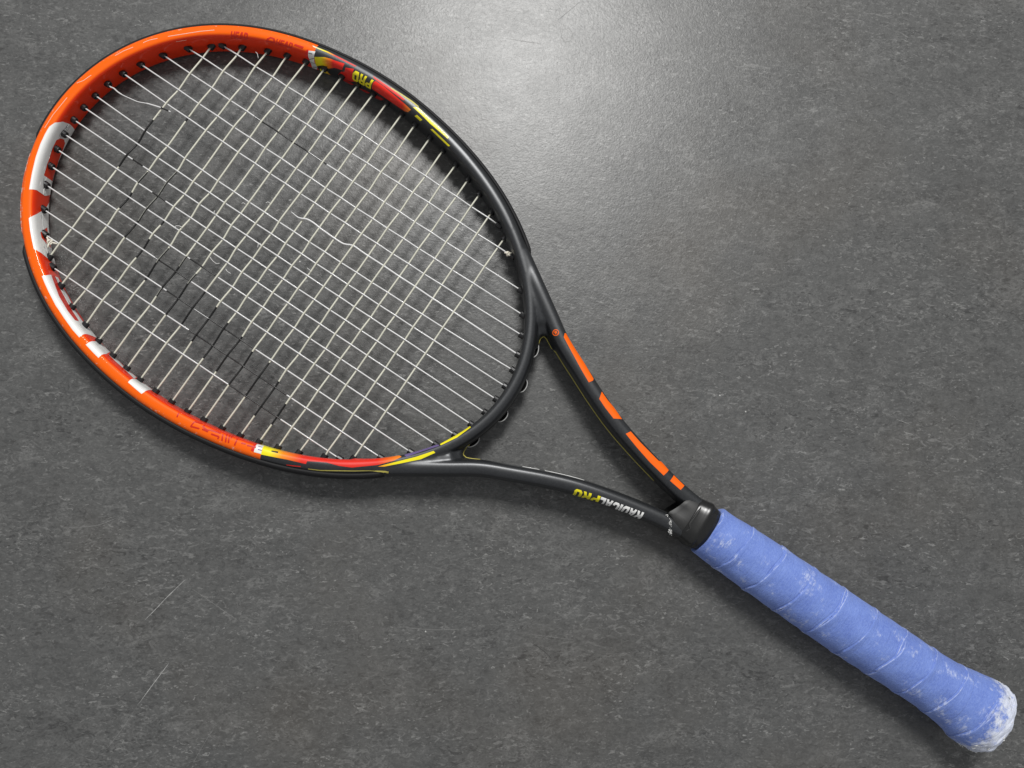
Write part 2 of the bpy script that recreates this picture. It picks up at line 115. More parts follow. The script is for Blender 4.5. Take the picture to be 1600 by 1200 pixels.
def scaled(nt, vec, s):
    n = nt.nodes.new('ShaderNodeMapping'); n.inputs['Scale'].default_value = s; lk(nt, vec, n.inputs['Vector']); return n.outputs[0]
def plain(name, col, rough=0.4, coat=0.0, grain=0.0, metallic=0.0, spec=0.5):
    m, nt, b = nodes(name)
    v = coords(nt); f = noise(nt, v, 900, 3)
    lo = tuple(c*(1-grain) for c in col); hi = tuple(min(1, c*(1+grain)) for c in col)
    lk(nt, mix(nt, f, lo, hi), b.inputs['Base Color'])
    b.inputs['Roughness'].default_value = rough; b.inputs['Metallic'].default_value = metallic
    b.inputs['Coat Weight'].default_value = coat; b.inputs['Coat Roughness'].default_value = 0.08
    b.inputs['Specular IOR Level'].default_value = spec
    return m
M = {}
M['dark'] = plain('graphite_paint', (0.030, 0.032, 0.035), 0.35, 0.0, 0.5, 0.42, 0.8)
M['black'] = plain('black_plastic', (0.010, 0.010, 0.011), 0.38, 0, 0.3)
M['rubber'] = plain('black_rubber', (0.010, 0.010, 0.010), 0.27, 0, 0.4)
M['guardblack'] = plain('black_guard_plastic', (0.010, 0.010, 0.011), 0.62, 0, 0.4, 0, 0.3)
M['matte'] = plain('matte_black', (0.006, 0.006, 0.006), 0.9, 0, 0.2, 0, 0.05)
M['scuff'] = plain('pale_scuff', (0.80, 0.60, 0.48), 0.5, 0, 0.2)  # paints the bright glints along the chipped orange rim
M['scratch'] = plain('pale_scratch', (0.32, 0.32, 0.31), 0.6, 0, 0.5)
M['faintscratch'] = plain('faint_scratch', (0.17, 0.17, 0.165), 0.5, 0, 0.5)
M['darkscratch'] = plain('dark_scratch', (0.03, 0.03, 0.03), 0.5, 0, 0.3)
M['tape'] = plain('black_tape', (0.018, 0.018, 0.018), 0.5, 0, 0.5)
M['white'] = plain('white_print', (0.82, 0.82, 0.80), 0.3, 0.3, 0.04)
M['neon'] = plain('orange_print', (0.93, 0.135, 0.001), 0.5, 0, 0.05, 0, 0.25)
M['yellow'] = plain('yellow_print', (0.88, 0.78, 0.01), 0.4, 0.2, 0.04)
M['dimyellow'] = plain('olive_pinstripe', (0.55, 0.48, 0.10), 0.5, 0, 0.2)
M['red'] = plain('red_print', (0.72, 0.020, 0.010), 0.4, 0.15, 0.05, 0, 0.3)
M['deepred'] = plain('deep_red_print', (0.46, 0.012, 0.008), 0.4, 0.15, 0.1, 0, 0.3)
M['redink'] = plain('red_ink', (0.58, 0.022, 0.008), 0.4, 0.1, 0.1, 0, 0.3)
M['purple'] = plain('purple_print', (0.14, 0.10, 0.26), 0.3, 0.3, 0.05)  # fine print, and a purple sheen painted on the lower side
M['greyprint'] = plain('grey_print', (0.055, 0.06, 0.065), 0.4, 0.1, 0.3)
M['main'] = plain('white_string', (0.66, 0.66, 0.655), 0.28, 0.2, 0.12)
M['cross'] = plain('cream_string', (0.62, 0.61, 0.51), 0.5, 0, 0.16)
M['loop'] = plain('shaded_string', (0.42, 0.42, 0.41), 0.35, 0, 0.15)  # greyer than the mains, for the loops behind the bridge
M['knot'] = plain('cream_knot', (0.72, 0.68, 0.58), 0.5, 0, 0.15)
M['ink'] = plain('black_string_ink', (0.006, 0.006, 0.006), 0.35, 0, 0.2)
M['fadedink'] = plain('worn_string_ink', (0.20, 0.20, 0.175), 0.5, 0, 0.6)
M['fluff'] = plain('white_fluff', (0.75, 0.75, 0.73), 0.7, 0, 0.2)
def orange_paint():
    m, nt, b = nodes('orange_lacquer')
    at = nt.nodes.new('ShaderNodeAttribute'); at.attribute_name = 'v'
    v = coords(nt); n = noise(nt, v, 60, 3)
    f = mrange(nt, math_(nt, 'ADD', at.outputs['Fac'], math_(nt, 'MULTIPLY', n, 0.5)), 10.3, 11.4)
    c = mix(nt, f, (0.78, 0.036, 0.004), (0.93, 0.128, 0.001))
    # scuffs through to the pale primer near the outer edge
    sc = noise(nt, scaled(nt, v, (1, 1, 1)), 420, 5, 0.7)
    e = mrange(nt, at.outputs['Fac'], 15.2, 16.2)
    k = math_(nt, 'MULTIPLY', mrange(nt, sc, 0.60, 0.66), e)
    c = mix(nt, math_(nt, 'MULTIPLY', k, 0.8), c, (0.78, 0.50, 0.42))
    lk(nt, c, b.inputs['Base Color'])
    b.inputs['Roughness'].default_value = 0.4; b.inputs['Specular IOR Level'].default_value = 0.12; b.inputs['Coat Weight'].default_value = 0.38; b.inputs['Coat Roughness'].default_value = 0.04
    fine = noise(nt, v, 180, 4); bump(nt, b, fine, 0.04, 0.001)
    return m
M['orange'] = orange_paint()
def bumper_orange():
    m, nt, b = nodes('scuffed_orange_guard')
    v = coords(nt); n = noise(nt, v, 330, 6, 0.7)
    lk(nt, mix(nt, mrange(nt, n, 0.50, 0.58), (0.88, 0.11, 0.006), (0.80, 0.52, 0.44)), b.inputs['Base Color'])
    b.inputs['Roughness'].default_value = 0.5
    return m
M['guard'] = bumper_orange()
def ramp_paint(name, stops, lo, hi):
    m, nt, b = nodes(name)
    at = nt.nodes.new('ShaderNodeAttribute'); at.attribute_name = 'u'
    r = nt.nodes.new('ShaderNodeValToRGB'); lk(nt, mrange(nt, at.outputs['Fac'], lo, hi), r.inputs[0])
    els = r.color_ramp.elements
    while len(els) < len(stops): els.new(0.5)
    for e, (p, c) in zip(els, stops): e.position = p; e.color = (*c, 1)
    lk(nt, r.outputs[0], b.inputs['Base Color'])
    b.inputs['Roughness'].default_value = 0.4; b.inputs['Specular IOR Level'].default_value = 0.3; b.inputs['Coat Weight'].default_value = 0.25; b.inputs['Coat Roughness'].default_value = 0.1
    return m
YE, OG, RD, WH = (0.88, 0.78, 0.01), (0.90, 0.26, 0.008), (0.74, 0.022, 0.010), (0.75, 0.74, 0.66)

def floor_material():
    m, nt, b = nodes('dark_slate_laminate')
    v0 = coords(nt)
    rot = nt.nodes.new('ShaderNodeMapping'); rot.inputs['Rotation'].default_value = (0, 0, math.radians(-33)); lk(nt, v0, rot.inputs['Vector'])
    v = rot.outputs[0]
    st = scaled(nt, v, (0.80, 1.15, 1))
    def mul(*a):
        o = a[0]
        for x in a[1:]: o = math_(nt, 'MULTIPLY', o, x)
        return o
    def curls(scale, k, mid, dist, mscale, lo, hi, off):
        """broken filaments: the contour lines of a noise field, kept only inside ragged patches"""
        sh = nt.nodes.new('ShaderNodeMapping'); sh.inputs['Location'].default_value = (off, off*1.7, off*0.3); lk(nt, st, sh.inputs['Vector'])
        n = noise(nt, sh.outputs[0], scale, 3, 0.55, dist)
        line = mrange(nt, math_(nt, 'SUBTRACT', 1.0, math_(nt, 'ABSOLUTE', math_(nt, 'MULTIPLY', math_(nt, 'SUBTRACT', n, mid), k))), 0.0, 0.8)
        patch = mrange(nt, noise(nt, sh.outputs[0], mscale, 5, 0.65), lo, hi)
        return mul(line, patch)
    big = noise(nt, v, 8, 5, 0.6, 0.5)
    mott = noise(nt, st, 30, 6, 0.65, 0.8)
    grain = noise(nt, st, 300, 4, 0.65, 1.0)
    vfine = noise(nt, v, 800, 2, 0.6)
    fst = scaled(nt, v, (0.62, 1.35, 1))
    def flakes(scale, dist, lo, hi, off, mscale):
        """small flakes drawn out along the grain, thicker in some places than in others"""
        sh = nt.nodes.new('ShaderNodeMapping'); sh.inputs['Location'].default_value = (off, off*1.3, 0); lk(nt, fst, sh.inputs['Vector'])
        f = mrange(nt, noise(nt, sh.outputs[0], scale, 3, 0.6, dist), lo, hi)
        return mul(f, mrange(nt, noise(nt, sh.outputs[0], mscale, 4, 0.6), 0.38, 0.64, 0.12, 1.0))
    base = mix(nt, mrange(nt, mott, 0.30, 0.70), (0.078, 0.079, 0.078), (0.092, 0.093, 0.091))
    base = mix(nt, mrange(nt, big, 0.35, 0.70, 0.0, 0.22), base, (0.108, 0.108, 0.105))
    base = mix(nt, mrange(nt, grain, 0.44, 0.64, 0.0, 0.45), base, (0.140, 0.140, 0.137))
    base = mix(nt, mrange(nt, grain, 0.44, 0.30, 0.0, 0.45), base, (0.045, 0.045, 0.045))
    base = mix(nt, mul(flakes(230, 1.3, 0.57, 0.64, 1.1, 24), 0.85), base, (0.195, 0.195, 0.190))
    base = mix(nt, mul(flakes(210, 1.5, 0.43, 0.37, 4.3, 20), 0.75), base, (0.034, 0.034, 0.034))
    base = mix(nt, mul(flakes(400, 1.0, 0.60, 0.66, 8.1, 40), 0.90), base, (0.270, 0.270, 0.262))
    for a in ((150, 13, 0.50, 1.6, 60, 0.50, 0.64, 0.7, 0.42, (0.21, 0.21, 0.205)), (140, 13, 0.47, 1.6, 55, 0.50, 0.64, 5.3, 0.45, (0.032, 0.032, 0.032))):
        base = mix(nt, mul(curls(*a[:8]), a[8]), base, a[9])
    base = mix(nt, mrange(nt, vfine, 0.35, 0.65, 0.0, 0.3), base, (0.05, 0.05, 0.05))
    warm = mrange(nt, noise(nt, v, 7, 4), 0.52, 0.74, 0, 0.35)
    base = mix(nt, warm, base, mix(nt, 0.5, base, (0.125, 0.100, 0.072)))
    vo = nt.nodes.new('ShaderNodeTexVoronoi'); vo.inputs['Scale'].default_value = 60; lk(nt, v, vo.inputs['Vector'])
    rnd = nt.nodes.new('ShaderNodeSeparateColor'); lk(nt, vo.outputs['Color'], rnd.inputs[0])
    fleck = mul(math_(nt, 'LESS_THAN', vo.outputs['Distance'], 0.030), math_(nt, 'GREATER_THAN', rnd.outputs[0], 0.93))
    base = mix(nt, fleck, base, (0.45, 0.45, 0.43))
    speck = mul(math_(nt, 'LESS_THAN', vo.outputs['Distance'], 0.035), math_(nt, 'LESS_THAN', rnd.outputs[0], 0.04))
    base = mix(nt, speck, base, (0.02, 0.02, 0.02))
    lk(nt, base, b.inputs['Base Color'])
    lk(nt, math_(nt, 'ADD', mrange(nt, big, 0.3, 0.7, 0.33, 0.36), mrange(nt, mott, 0.3, 0.7, -0.015, 0.025)), b.inputs['Roughness'])
    b.inputs['Specular IOR Level'].default_value = 0.44
    ifine = noise(nt, v, 380, 4, 0.62, 0.9)
    h = math_(nt, 'ADD', ifine, math_(nt, 'ADD', math_(nt, 'MULTIPLY', grain, 0.35), math_(nt, 'MULTIPLY', vfine, 0.5)))
    bump(nt, b, h, 0.18, 0.0007)
    return m
M['floor'] = floor_material()
def grip_material():
    m, nt, b = nodes('blue_overgrip')
    v = coords(nt)
    sx = nt.nodes.new('ShaderNodeSeparateXYZ'); lk(nt, v, sx.inputs[0])
    n1 = noise(nt, scaled(nt, v, (1, 1, 1)), 70, 4, 0.6)
    col = mix(nt, mrange(nt, n1, 0.3, 0.7), (0.105, 0.175, 0.53), (0.160, 0.250, 0.64))
    # felted streaks along the wrap, pale where the skin of the tape is rubbed off
    streak = noise(nt, scaled(nt, v, (0.9, 0.25, 0.25)), 900, 5, 0.75, 0.4)
    patch = noise(nt, v, 88, 5, 0.65)
    rub = math_(nt, 'MULTIPLY', mrange(nt, patch, 0.56, 0.66), mrange(nt, streak, 0.45, 0.56))
    felt = noise(nt, scaled(nt, v, (1, 0.5, 0.5)), 1300, 3, 0.7)
    col = mix(nt, mrange(nt, felt, 0.35, 0.7, 0, 0.34), col, (0.30, 0.42, 0.80))
    col = mix(nt, math_(nt, 'MULTIPLY', rub, 0.6), col, (0.62, 0.68, 0.86))
    endw = mrange(nt, sx.outputs[0], 0.652, 0.679)
    e2 = mrange(nt, math_(nt, 'ADD', endw, math_(nt, 'MULTIPLY', math_(nt, 'SUBTRACT', noise(nt, v, 210, 6, 0.72), 0.5), 1.7)), 0.55, 0.85)
    col = mix(nt, math_(nt, 'MULTIPLY', e2, 0.85), col, (0.72, 0.75, 0.82))
    at = nt.nodes.new('ShaderNodeAttribute'); at.attribute_name = 'v'
    edge = math_(nt, 'MULTIPLY', mrange(nt, at.outputs['Fac'], 0.3, 0.8), mrange(nt, noise(nt, v, 130, 4), 0.36, 0.56))
    col = mix(nt, math_(nt, 'MULTIPLY', edge, 0.7), col, (0.55, 0.62, 0.86))
    lk(nt, col, b.inputs['Base Color']); b.inputs['Roughness'].default_value = 0.72
    b.inputs['Sheen Weight'].default_value = 0.15
    crease = noise(nt, scaled(nt, v, (1.6, 0.22, 0.22)), 160, 4, 0.6, 0.8)
    h = math_(nt, 'ADD', math_(nt, 'ADD', math_(nt, 'MULTIPLY', felt, 0.35), math_(nt, 'MULTIPLY', crease, 1.6)), math_(nt, 'ADD', streak, math_(nt, 'MULTIPLY', n1, 1.2)))
    bump(nt, b, h, 0.5, 0.0009)
    return m
M['grip'] = grip_material()

# ---------------------------------------------------------------- builders
def V(p): return Vector((p[0]*0.001, -p[1]*0.001, p[2]*0.001))
def link(name, me, parent=None, mats=()):
    o = bpy.data.objects.new(name, me); COL.objects.link(o)
    for m in mats: me.materials.append(m)
    if parent: o.parent = parent
    return o
def make(name, verts, faces, parent, mats, smooth=True, midx=None, attrs=None, fix=True):
    me = bpy.data.meshes.new(name); me.from_pydata(verts, [], faces)
    for k, vals in (attrs or {}).items():
        a = me.attributes.new(k, 'FLOAT', 'POINT'); a.data.foreach_set('value', vals)
    if fix:
        bm = bmesh.new(); bm.from_mesh(me); bmesh.ops.recalc_face_normals(bm, faces=bm.faces); bm.to_mesh(me); bm.free()
    if midx: me.polygons.foreach_set('material_index', midx)
    if smooth: me.polygons.foreach_set('use_smooth', [True]*len(me.polygons))
    return link(name, me, parent, mats)
def grid_faces(nu, nv, close_v=True, close_u=False):
    f = []
    for i in range(nu if close_u else nu-1):
        for j in range(nv if close_v else nv-1):
            a, b = i*nv+j, i*nv+(j+1) % nv
            c, d = ((i+1) % nu)*nv+(j+1) % nv, ((i+1) % nu)*nv+j
            f.append((a, b, c, d))
    return f
def tube(path, radius, nseg=8, caps=True, flat=1.0):
    """round tube along a 3-D polyline in mm; radius number or list; returns verts, faces"""
    n = len(path); P = [Vector(p) for p in path]; vs = []; up = Vector((0, 0, 1))
    for i in range(n):
        t = (P[min(i+1, n-1)] - P[max(i-1, 0)]).normalized()
        s = t.cross(up)
        s = s.normalized() if s.length > 1e-4 else Vector((1, 0, 0))
        w = s.cross(t)
        r = radius[i] if isinstance(radius, (list, tuple)) else radius
        for k in range(nseg):
            a = 2*math.pi*(k+0.5)/nseg
            vs.append(P[i] + s*(r*math.cos(a)) + w*(r*flat*math.sin(a)))
    fs = grid_faces(n, nseg)
    if caps: fs += [tuple(range(nseg-1, -1, -1)), tuple(range((n-1)*nseg, n*nseg))]
    return [V(p) for p in vs], fs
def merge(parts):
    vs, fs = [], []
    for v, f in parts:
        o = len(vs); vs += v; fs += [tuple(i+o for i in q) for q in f]
    return vs, fs
def thing(name, label, cat):
    o = bpy.data.objects.new(name, None); COL.objects.link(o); o['label'] = label; o['category'] = cat
    o.empty_display_size = 0.05
    return o

# ---------------------------------------------------------------- floor
me = bpy.data.meshes.new('floor'); me.from_pydata([(-4, -4, 0), (4, -4, 0), (4, 4, 0), (-4, 4, 0)], [], [(0, 1, 2, 3)])
floor = link('floor', me, None, [M['floor']]); floor['kind'] = 'structure'

def scratch(pts, w, mat, closed=False):
    pts = [V(p) for p in catmull(pts, 6, closed)]; n = len(pts); v = []
    for i, p in enumerate(pts):
        a, c = pts[(i-1) % n if closed else max(i-1, 0)], pts[(i+1) % n if closed else min(i+1, n-1)]
        t = c-a; t.normalize(); e = (1 if closed else (0.25+0.75*min(1, 4*min(i, n-1-i)/n)))*random.uniform(0.5, 1.2)
        for s in (-1, 1):
            q = TR @ (p + Vector((-t.y, t.x, 0))*(s*w*0.0005*e)); q.z = 0.00004; v.append(q)
    o = make('scratch', v, grid_faces(n, 2, close_v=False, close_u=closed), floor, [mat], smooth=False)
    return o
for p, w, k in DATA['scr']: scratch(p, w, M['faintscratch' if k else 'scratch'])
for p, w in DATA['dscr']: scratch(p, w, M['darkscratch'])
scratch(DATA['smudge'], 0.45, M['faintscratch'], True)['label'] = 'pale dried ring mark'

# ---------------------------------------------------------------- racket
racket = thing('tennis_racket', 'orange and black tennis racket with worn pale strings and a blue wrapped handle', 'tennis racket')
racket.matrix_world = TR
rad = math.radians
# section stations round the beam (upper half then lower half)
VS = [VMAX*k/54 for k in range(55)]; RING = VS + [-v for v in VS[-2:0:-1]]
def hoop_mesh(degs):
    vs, at = [], []
    for d in degs:
        for v in RING: vs.append(V(hoop_pt(rad(d), v))); at.append(v)
    return vs, at
OL, OH = DATA['lim'][0][0], DATA['lim'][1][0]     # where the orange lacquer of the head stops
degs = [-120 + 0.8*k for k in range(0, 306)]
degs = sorted([d for d in degs if min(abs(d-OL), abs(d-OH)) > 0.3] + [OL, OH])
vs, at = hoop_mesh(degs); nr = len(RING)
fs = grid_faces(len(degs), nr)
mi = []
for i in range(len(degs)-1):
    c = (degs[i]+degs[i+1])/2
    mi += [1 if OL < c < OH else 0]*nr
head = make('frame', vs, fs, racket, [M['dark'], M['orange']], midx=mi, attrs={'v': at})
# throat: bridge, two shafts and the webs between them, fused into one skin
def section_tube(path, hw, hz, n=2.7, k=28):
    out = []
    N = len(path)
    for i, (x, y, z) in enumerate(path):
        a, b = path[max(i-1, 0)], path[min(i+1, N-1)]
        tx, ty = b[0]-a[0], b[1]-a[1]; L = math.hypot(tx, ty); nx, ny = -ty/L, tx/L
        w = hw[i] if isinstance(hw, list) else hw; h = hz[i] if isinstance(hz, list) else hz
        for j in range(k):
            t = 2*math.pi*j/k; c, s = math.cos(t), math.sin(t)
            p, q = math.copysign(abs(c)**(2/n), c)*w, math.copysign(abs(s)**(2/n), s)*h
            out.append(V((x+nx*p, y+ny*p, z+q)))
    f = grid_faces(N, k) + [tuple(range(k-1, -1, -1)), tuple(range((N-1)*k, N*k))]
    return out, f
def bend(x): return 1.1*sstep(330, 480, x) + 1.7*sstep(480, 600, x)   # the handle sits a hair off the head's axis
OUTER = [(284, 90.5), (299, 81), (315, 70.6), (331, 60.2), (347, 49.9), (365, 41.6), (383, 33.7), (401, 27.0), (421, 21.6), (441, 17.2), (455, 14.8), (468, 13.6)]
OUTC = catmull(OUTER, 6)
def shaft(sgn):
    path = []
    for i, (x, y) in enumerate(OUTC):
        a, b = OUTC[max(i-1, 0)], OUTC[min(i+1, len(OUTC)-1)]
        tx, ty = b[0]-a[0], b[1]-a[1]; L = math.hypot(tx, ty)
        path.append((x + ty/L*5.2, (y - tx/L*5.2)*sgn + bend(x), 0))
    return path
parts = []
for s in (1, -1):
    sp = shaft(s)
    parts.append(section_tube(sp, 5.25, [9.0 + 1.6*sstep(284, 315, p[0]) - 0.4*sstep(380, 460, p[0]) for p in sp], 3.0))
    web = catmull([(292, 79*s, 0), (304, 70.5*s, 0), (316, 61*s, 0), (325, 53.5*s, 0), (328.5, 50.5*s, 0), (330.5, 47.8*s, -0.3), (331.8, 46.3*s, -0.3)], 5)
    wl = [0, .2, .4, .6, .8, 1]
    hz = []; hw = []
    for i in range(len(web)):
        t = i/(len(web)-1)
        hz.append(10.2 - 0.4*sstep(0, .3, t) - 1.2*sstep(.3, .6, t) - 3.6*sstep(0.58, 0.95, t)); hw.append(5.0 + 1.6*sstep(0, .4, t) - 1.4*sstep(0.6, 1, t))
    parts.append(section_tube(web, hw, hz, 3.6))
for fi, no in enumerate(DATA['notch']):                             # rounded crotch between bridge and shaft
    sg = -1 if fi == 0 else 1
    parts.append(section_tube(catmull([(p[0]-1.2, p[1]+1.5*sg, -0.6) for p in no], 4), 2.2, 4.2, 2.2))
bd = [119 + 0.8*k for k in range(154)]
vs, at = hoop_mesh(bd)
f = grid_faces(len(bd), nr) + [tuple(range(nr-1, -1, -1)), tuple(range((len(bd)-1)*nr, len(bd)*nr))]
parts.append((vs, f))
tv, tf = merge(parts)
tm = bpy.data.meshes.new('throat'); tm.from_pydata(tv, [], tf)
b_ = bmesh.new(); b_.from_mesh(tm); bmesh.ops.recalc_face_normals(b_, faces=b_.faces); b_.to_mesh(tm); b_.free()
tmp = bpy.data.objects.new('throat', tm); COL.objects.link(tmp)
rm = tmp.modifiers.new('r', 'REMESH'); rm.mode = 'VOXEL'; rm.voxel_size = 0.0006; rm.use_smooth_shade = True
sm = tmp.modifiers.new('s', 'SMOOTH'); sm.factor = 0.5; sm.iterations = 14
dg = bpy.context.evaluated_depsgraph_get(); dg.update()
ev = tmp.evaluated_get(dg)
throat_me = bpy.data.meshes.new_from_object(ev)
bpy.data.objects.remove(tmp)
throat_me.materials.clear()
throat_me.polygons.foreach_set('use_smooth', [True]*len(throat_me.polygons))
throat_me.name = 'throat'
throat = link('throat', throat_me, racket, [M['dark']])
BVH = BVHTree.FromPolygons([v.co.copy() for v in throat_me.vertices], [tuple(p.vertices) for p in throat_me.polygons])

# ---------------------------------------------------------------- printed decals, thin skins wrapped on the frame
def wrap(name, rings_list, mat, off=0.07, mode='hoop', parent=None, tris=None, du=1.2, dv=0.4):
    """rings_list: list of [outer, hole, ...] rings in surface coordinates"""
    bm = bmesh.new()
    if tris is None:
        for rings in rings_list:
            pts = [p for r in rings for p in r]
            bv = [bm.verts.new((p[0], p[1], 0)) for p in pts]
            for t in tessellate_polygon([[Vector((p[0], p[1], 0)) for p in r] for r in rings]):
                try: bm.faces.new([bv[i] for i in t])
                except ValueError: pass
    else:
        bv = [bm.verts.new((p[0], p[1], 0)) for p in tris[0]]
        for t in tris[1]:
            try: bm.faces.new([bv[i] for i in t])
            except ValueError: pass
    us = [v.co.x for v in bm.verts]; ws = [v.co.y for v in bm.verts]
    for ax, lo, hi, st in ((0, min(us), max(us), du), (1, min(ws), max(ws), dv)):
        k = math.floor(lo/st)*st + st
        while k < hi - 1e-6:
            bmesh.ops.bisect_plane(bm, geom=bm.verts[:]+bm.edges[:]+bm.faces[:], plane_co=(k, 0, 0) if ax == 0 else (0, k, 0), plane_no=(1, 0, 0) if ax == 0 else (0, 1, 0), dist=1e-5)
            k += st
    u = [v.co.x for v in bm.verts]; bad = []
    for v in bm.verts:
        if mode == 'hoop':
            th = v.co.x; p = V(hoop_pt(rad(th), v.co.y, off))
            if abs(th) > 122:
                q = BVH.find_nearest(p)
                p = q[0] + q[1]*((off+0.03)*0.001)
        else:                                                       # stamped on the throat from above
            x, y = v.co.x*0.001, -v.co.y*0.001
            h = BVH.ray_cast(Vector((x, y, 0.05)), Vector((0, 0, -1)))
            if h[0] is None: bad.append(v); p = Vector((x, y, 0))
            else: p = h[0] + h[1]*(off*0.001)
        v.co = p
    ub = [a for a, v in zip(u, bm.verts) if v not in set(bad)] if bad else u
    if bad: bmesh.ops.delete(bm, geom=bad, context='VERTS')
    me = bpy.data.meshes.new(name)
    for fc in bm.faces:
        fc.normal_update()
        if fc.normal.z < 0: fc.normal_flip()
        fc.smooth = True
    bm.to_mesh(me); bm.free()
    if len(ub) == len(me.vertices):
        a = me.attributes.new('u', 'FLOAT', 'POINT'); a.data.foreach_set('value', ub)
    return link(name, me, parent or (head if mode == 'hoop' else throat), [mat])
def wrap_line(name, lines, width, mat, off=0.09, parent=None, mode='hoop', kx=None):
    """pen strokes: every polyline widened to a ribbon in surface coordinates"""
    rings = []
    for ln in lines:
        pts = [(p[0]*(kx or 1), p[1]) for p in ln]; L, R = [], []
        for i, p in enumerate(pts):
            a, b = pts[max(i-1, 0)], pts[min(i+1, len(pts)-1)]
            tx, ty = b[0]-a[0], b[1]-a[1]; q = math.hypot(tx, ty) or 1
            L.append(((p[0]-ty/q*width/2)/(kx or 1), p[1]+tx/q*width/2)); R.append(((p[0]+ty/q*width/2)/(kx or 1), p[1]-tx/q*width/2))
        rings.append([L + R[::-1]])
    out = []
    for k, r in enumerate(rings):
        out.append(wrap(name, [r], mat, off + 0.004*k, mode, parent))
    return out
GLYPH = {
 'R': (1, [[(0,0),(0,1),(.75,1),(1,.85),(1,.55),(.82,.42),(1,0),(.66,0),(.52,.36),(.33,.36),(.33,0)], [(.33,.6),(.33,.78),(.66,.78),(.66,.6)]]),
 'A': (1, [[(0,0),(.28,1),(.72,1),(1,0),(.68,0),(.62,.2),(.38,.2),(.32,0)], [(.43,.42),(.5,.72),(.57,.42)]]),
 'D': (1, [[(0,0),(0,1),(.7,1),(1,.8),(1,.2),(.7,0)], [(.33,.24),(.33,.76),(.66,.72),(.66,.28)]]),
 'I': (.36, [[(0,0),(0,1),(1,1),(1,0)]]),
 'C': (1, [[(1,.36),(1,.18),(.78,0),(.22,0),(0,.18),(0,.82),(.22,1),(.78,1),(1,.82),(1,.64),(.67,.64),(.67,.76),(.33,.76),(.33,.24),(.67,.24),(.67,.36)]]),
 'L': (.85, [[(0,0),(0,1),(.38,1),(.38,.27),(1,.27),(1,0)]]),
 'P': (1, [[(0,0),(0,1),(.75,1),(1,.85),(1,.5),(.75,.34),(.35,.34),(.35,0)], [(.35,.56),(.35,.78),(.66,.78),(.66,.56)]]),
 'O': (1, [[(.22,0),(0,.2),(0,.8),(.22,1),(.78,1),(1,.8),(1,.2),(.78,0)], [(.34,.25),(.34,.75),(.66,.75),(.66,.25)]]),
 'H': (1, [[(0,0),(0,1),(.3,1),(.3,.62),(.7,.62),(.7,1),(1,1),(1,0),(.7,0),(.7,.38),(.3,.38),(.3,0)]]),
 'E': (.9, [[(0,0),(0,1),(1,1),(1,.78),(.34,.78),(.34,.61),(.9,.61),(.9,.39),(.34,.39),(.34,.22),(1,.22),(1,0)]])}
def block_tris(s, gap=0.13, cut=None):
    bm = bmesh.new(); x = 0
    for ch in s:
        w, rings = GLYPH[ch]
        pts = [p for r in rings for p in r]; bv = [bm.verts.new((x+p[0]*w, p[1], 0)) for p in pts]
        for t in tessellate_polygon([[Vector((p[0], p[1], 0)) for p in r] for r in rings]): bm.faces.new([bv[i] for i in t])
        x += w+gap
    x -= gap
    if cut: bmesh.ops.bisect_plane(bm, geom=bm.verts[:]+bm.edges[:]+bm.faces[:], plane_co=(0, cut, 0), plane_no=(0, 1, 0), clear_outer=True)
    for v in bm.verts: v.co.x /= x; v.co.y /= (cut or 1)
    bmesh.ops.triangulate(bm, faces=bm.faces); bm.verts.index_update()
    out = [(v.co.x, v.co.y) for v in bm.verts], [tuple(v.index for v in f_.verts) for f_ in bm.faces]; bm.free()
    return out
def text(name, s, box, mat, mode='hoop', bold=0.13, cut=None, off=0.1, parent=None):
    P, T = block_tris(s, bold, cut)
    a, b, c, d = box
    Q = [tuple(a[i]*(1-x)*(1-y)+b[i]*x*(1-y)+c[i]*x*y+d[i]*(1-x)*y for i in (0, 1)) for x, y in P]
    return wrap(name, None, mat, off, mode, parent, (Q, T))
D = DATA
# big white letters on the inside of the head
wrap('white_letter', [D['D']], M['white']); wrap('white_letter', [D['A']], M['white'])
wrap('white_letter', [D['E']], M['white'], 0.06)
wrap('red_stripe', [D['Es1']], M['redink'], 0.12); wrap('red_stripe', [D['Es2']], M['redink'], 0.12)
for k in ('H1', 'H2', 'H3'): wrap('white_letter', [D[k]], M['white'], 0.07)
wrap_line('red_lettering', D['strokes'], 0.95, M['redink'], 0.08, kx=2.3)
# lower side: white tab, then yellow running through orange to red
wrap('white_print', [D['lw']], M['white'], 0.08); wrap('red_print', [D['lr']], M['red'], 0.08)
wrap_line('fine_print', D['lwn'], 0.5, M['purple'], 0.12, kx=2.2)
us = [p[0] for p in D['lband'][0]]; u0, u1 = min(us), max(us)
wrap('colour_band', [D['lband']], ramp_paint('yellow_to_red', [(0, YE), (0.13, YE), (0.22, OG), (0.36, RD), (0.85, RD), (1, OG)], u0, u1), 0.06)
us = [p[0] for p in D['ltail'][0]]
wrap('yellow_tail', [D['ltail']], ramp_paint('orange_to_yellow', [(0, OG), (0.3, YE), (1, YE)], min(us), max(us)), 0.09)
wrap('yellow_line', [D['lline']], M['yellow'], 0.08); wrap_line('scuff', D['scuffs'], 0.28, M['scuff'], 0.1, kx=2.6); wrap('purple_line', [D['lpurple']], M['purple'], 0.07)  # pale glints over chipped lacquer and a purple sheen, both painted as decals
wrap('red_line', [D['ledge']], M['red'], 0.07); wrap('pale_line', [D['ledge2']], M['dimyellow'], 0.07)
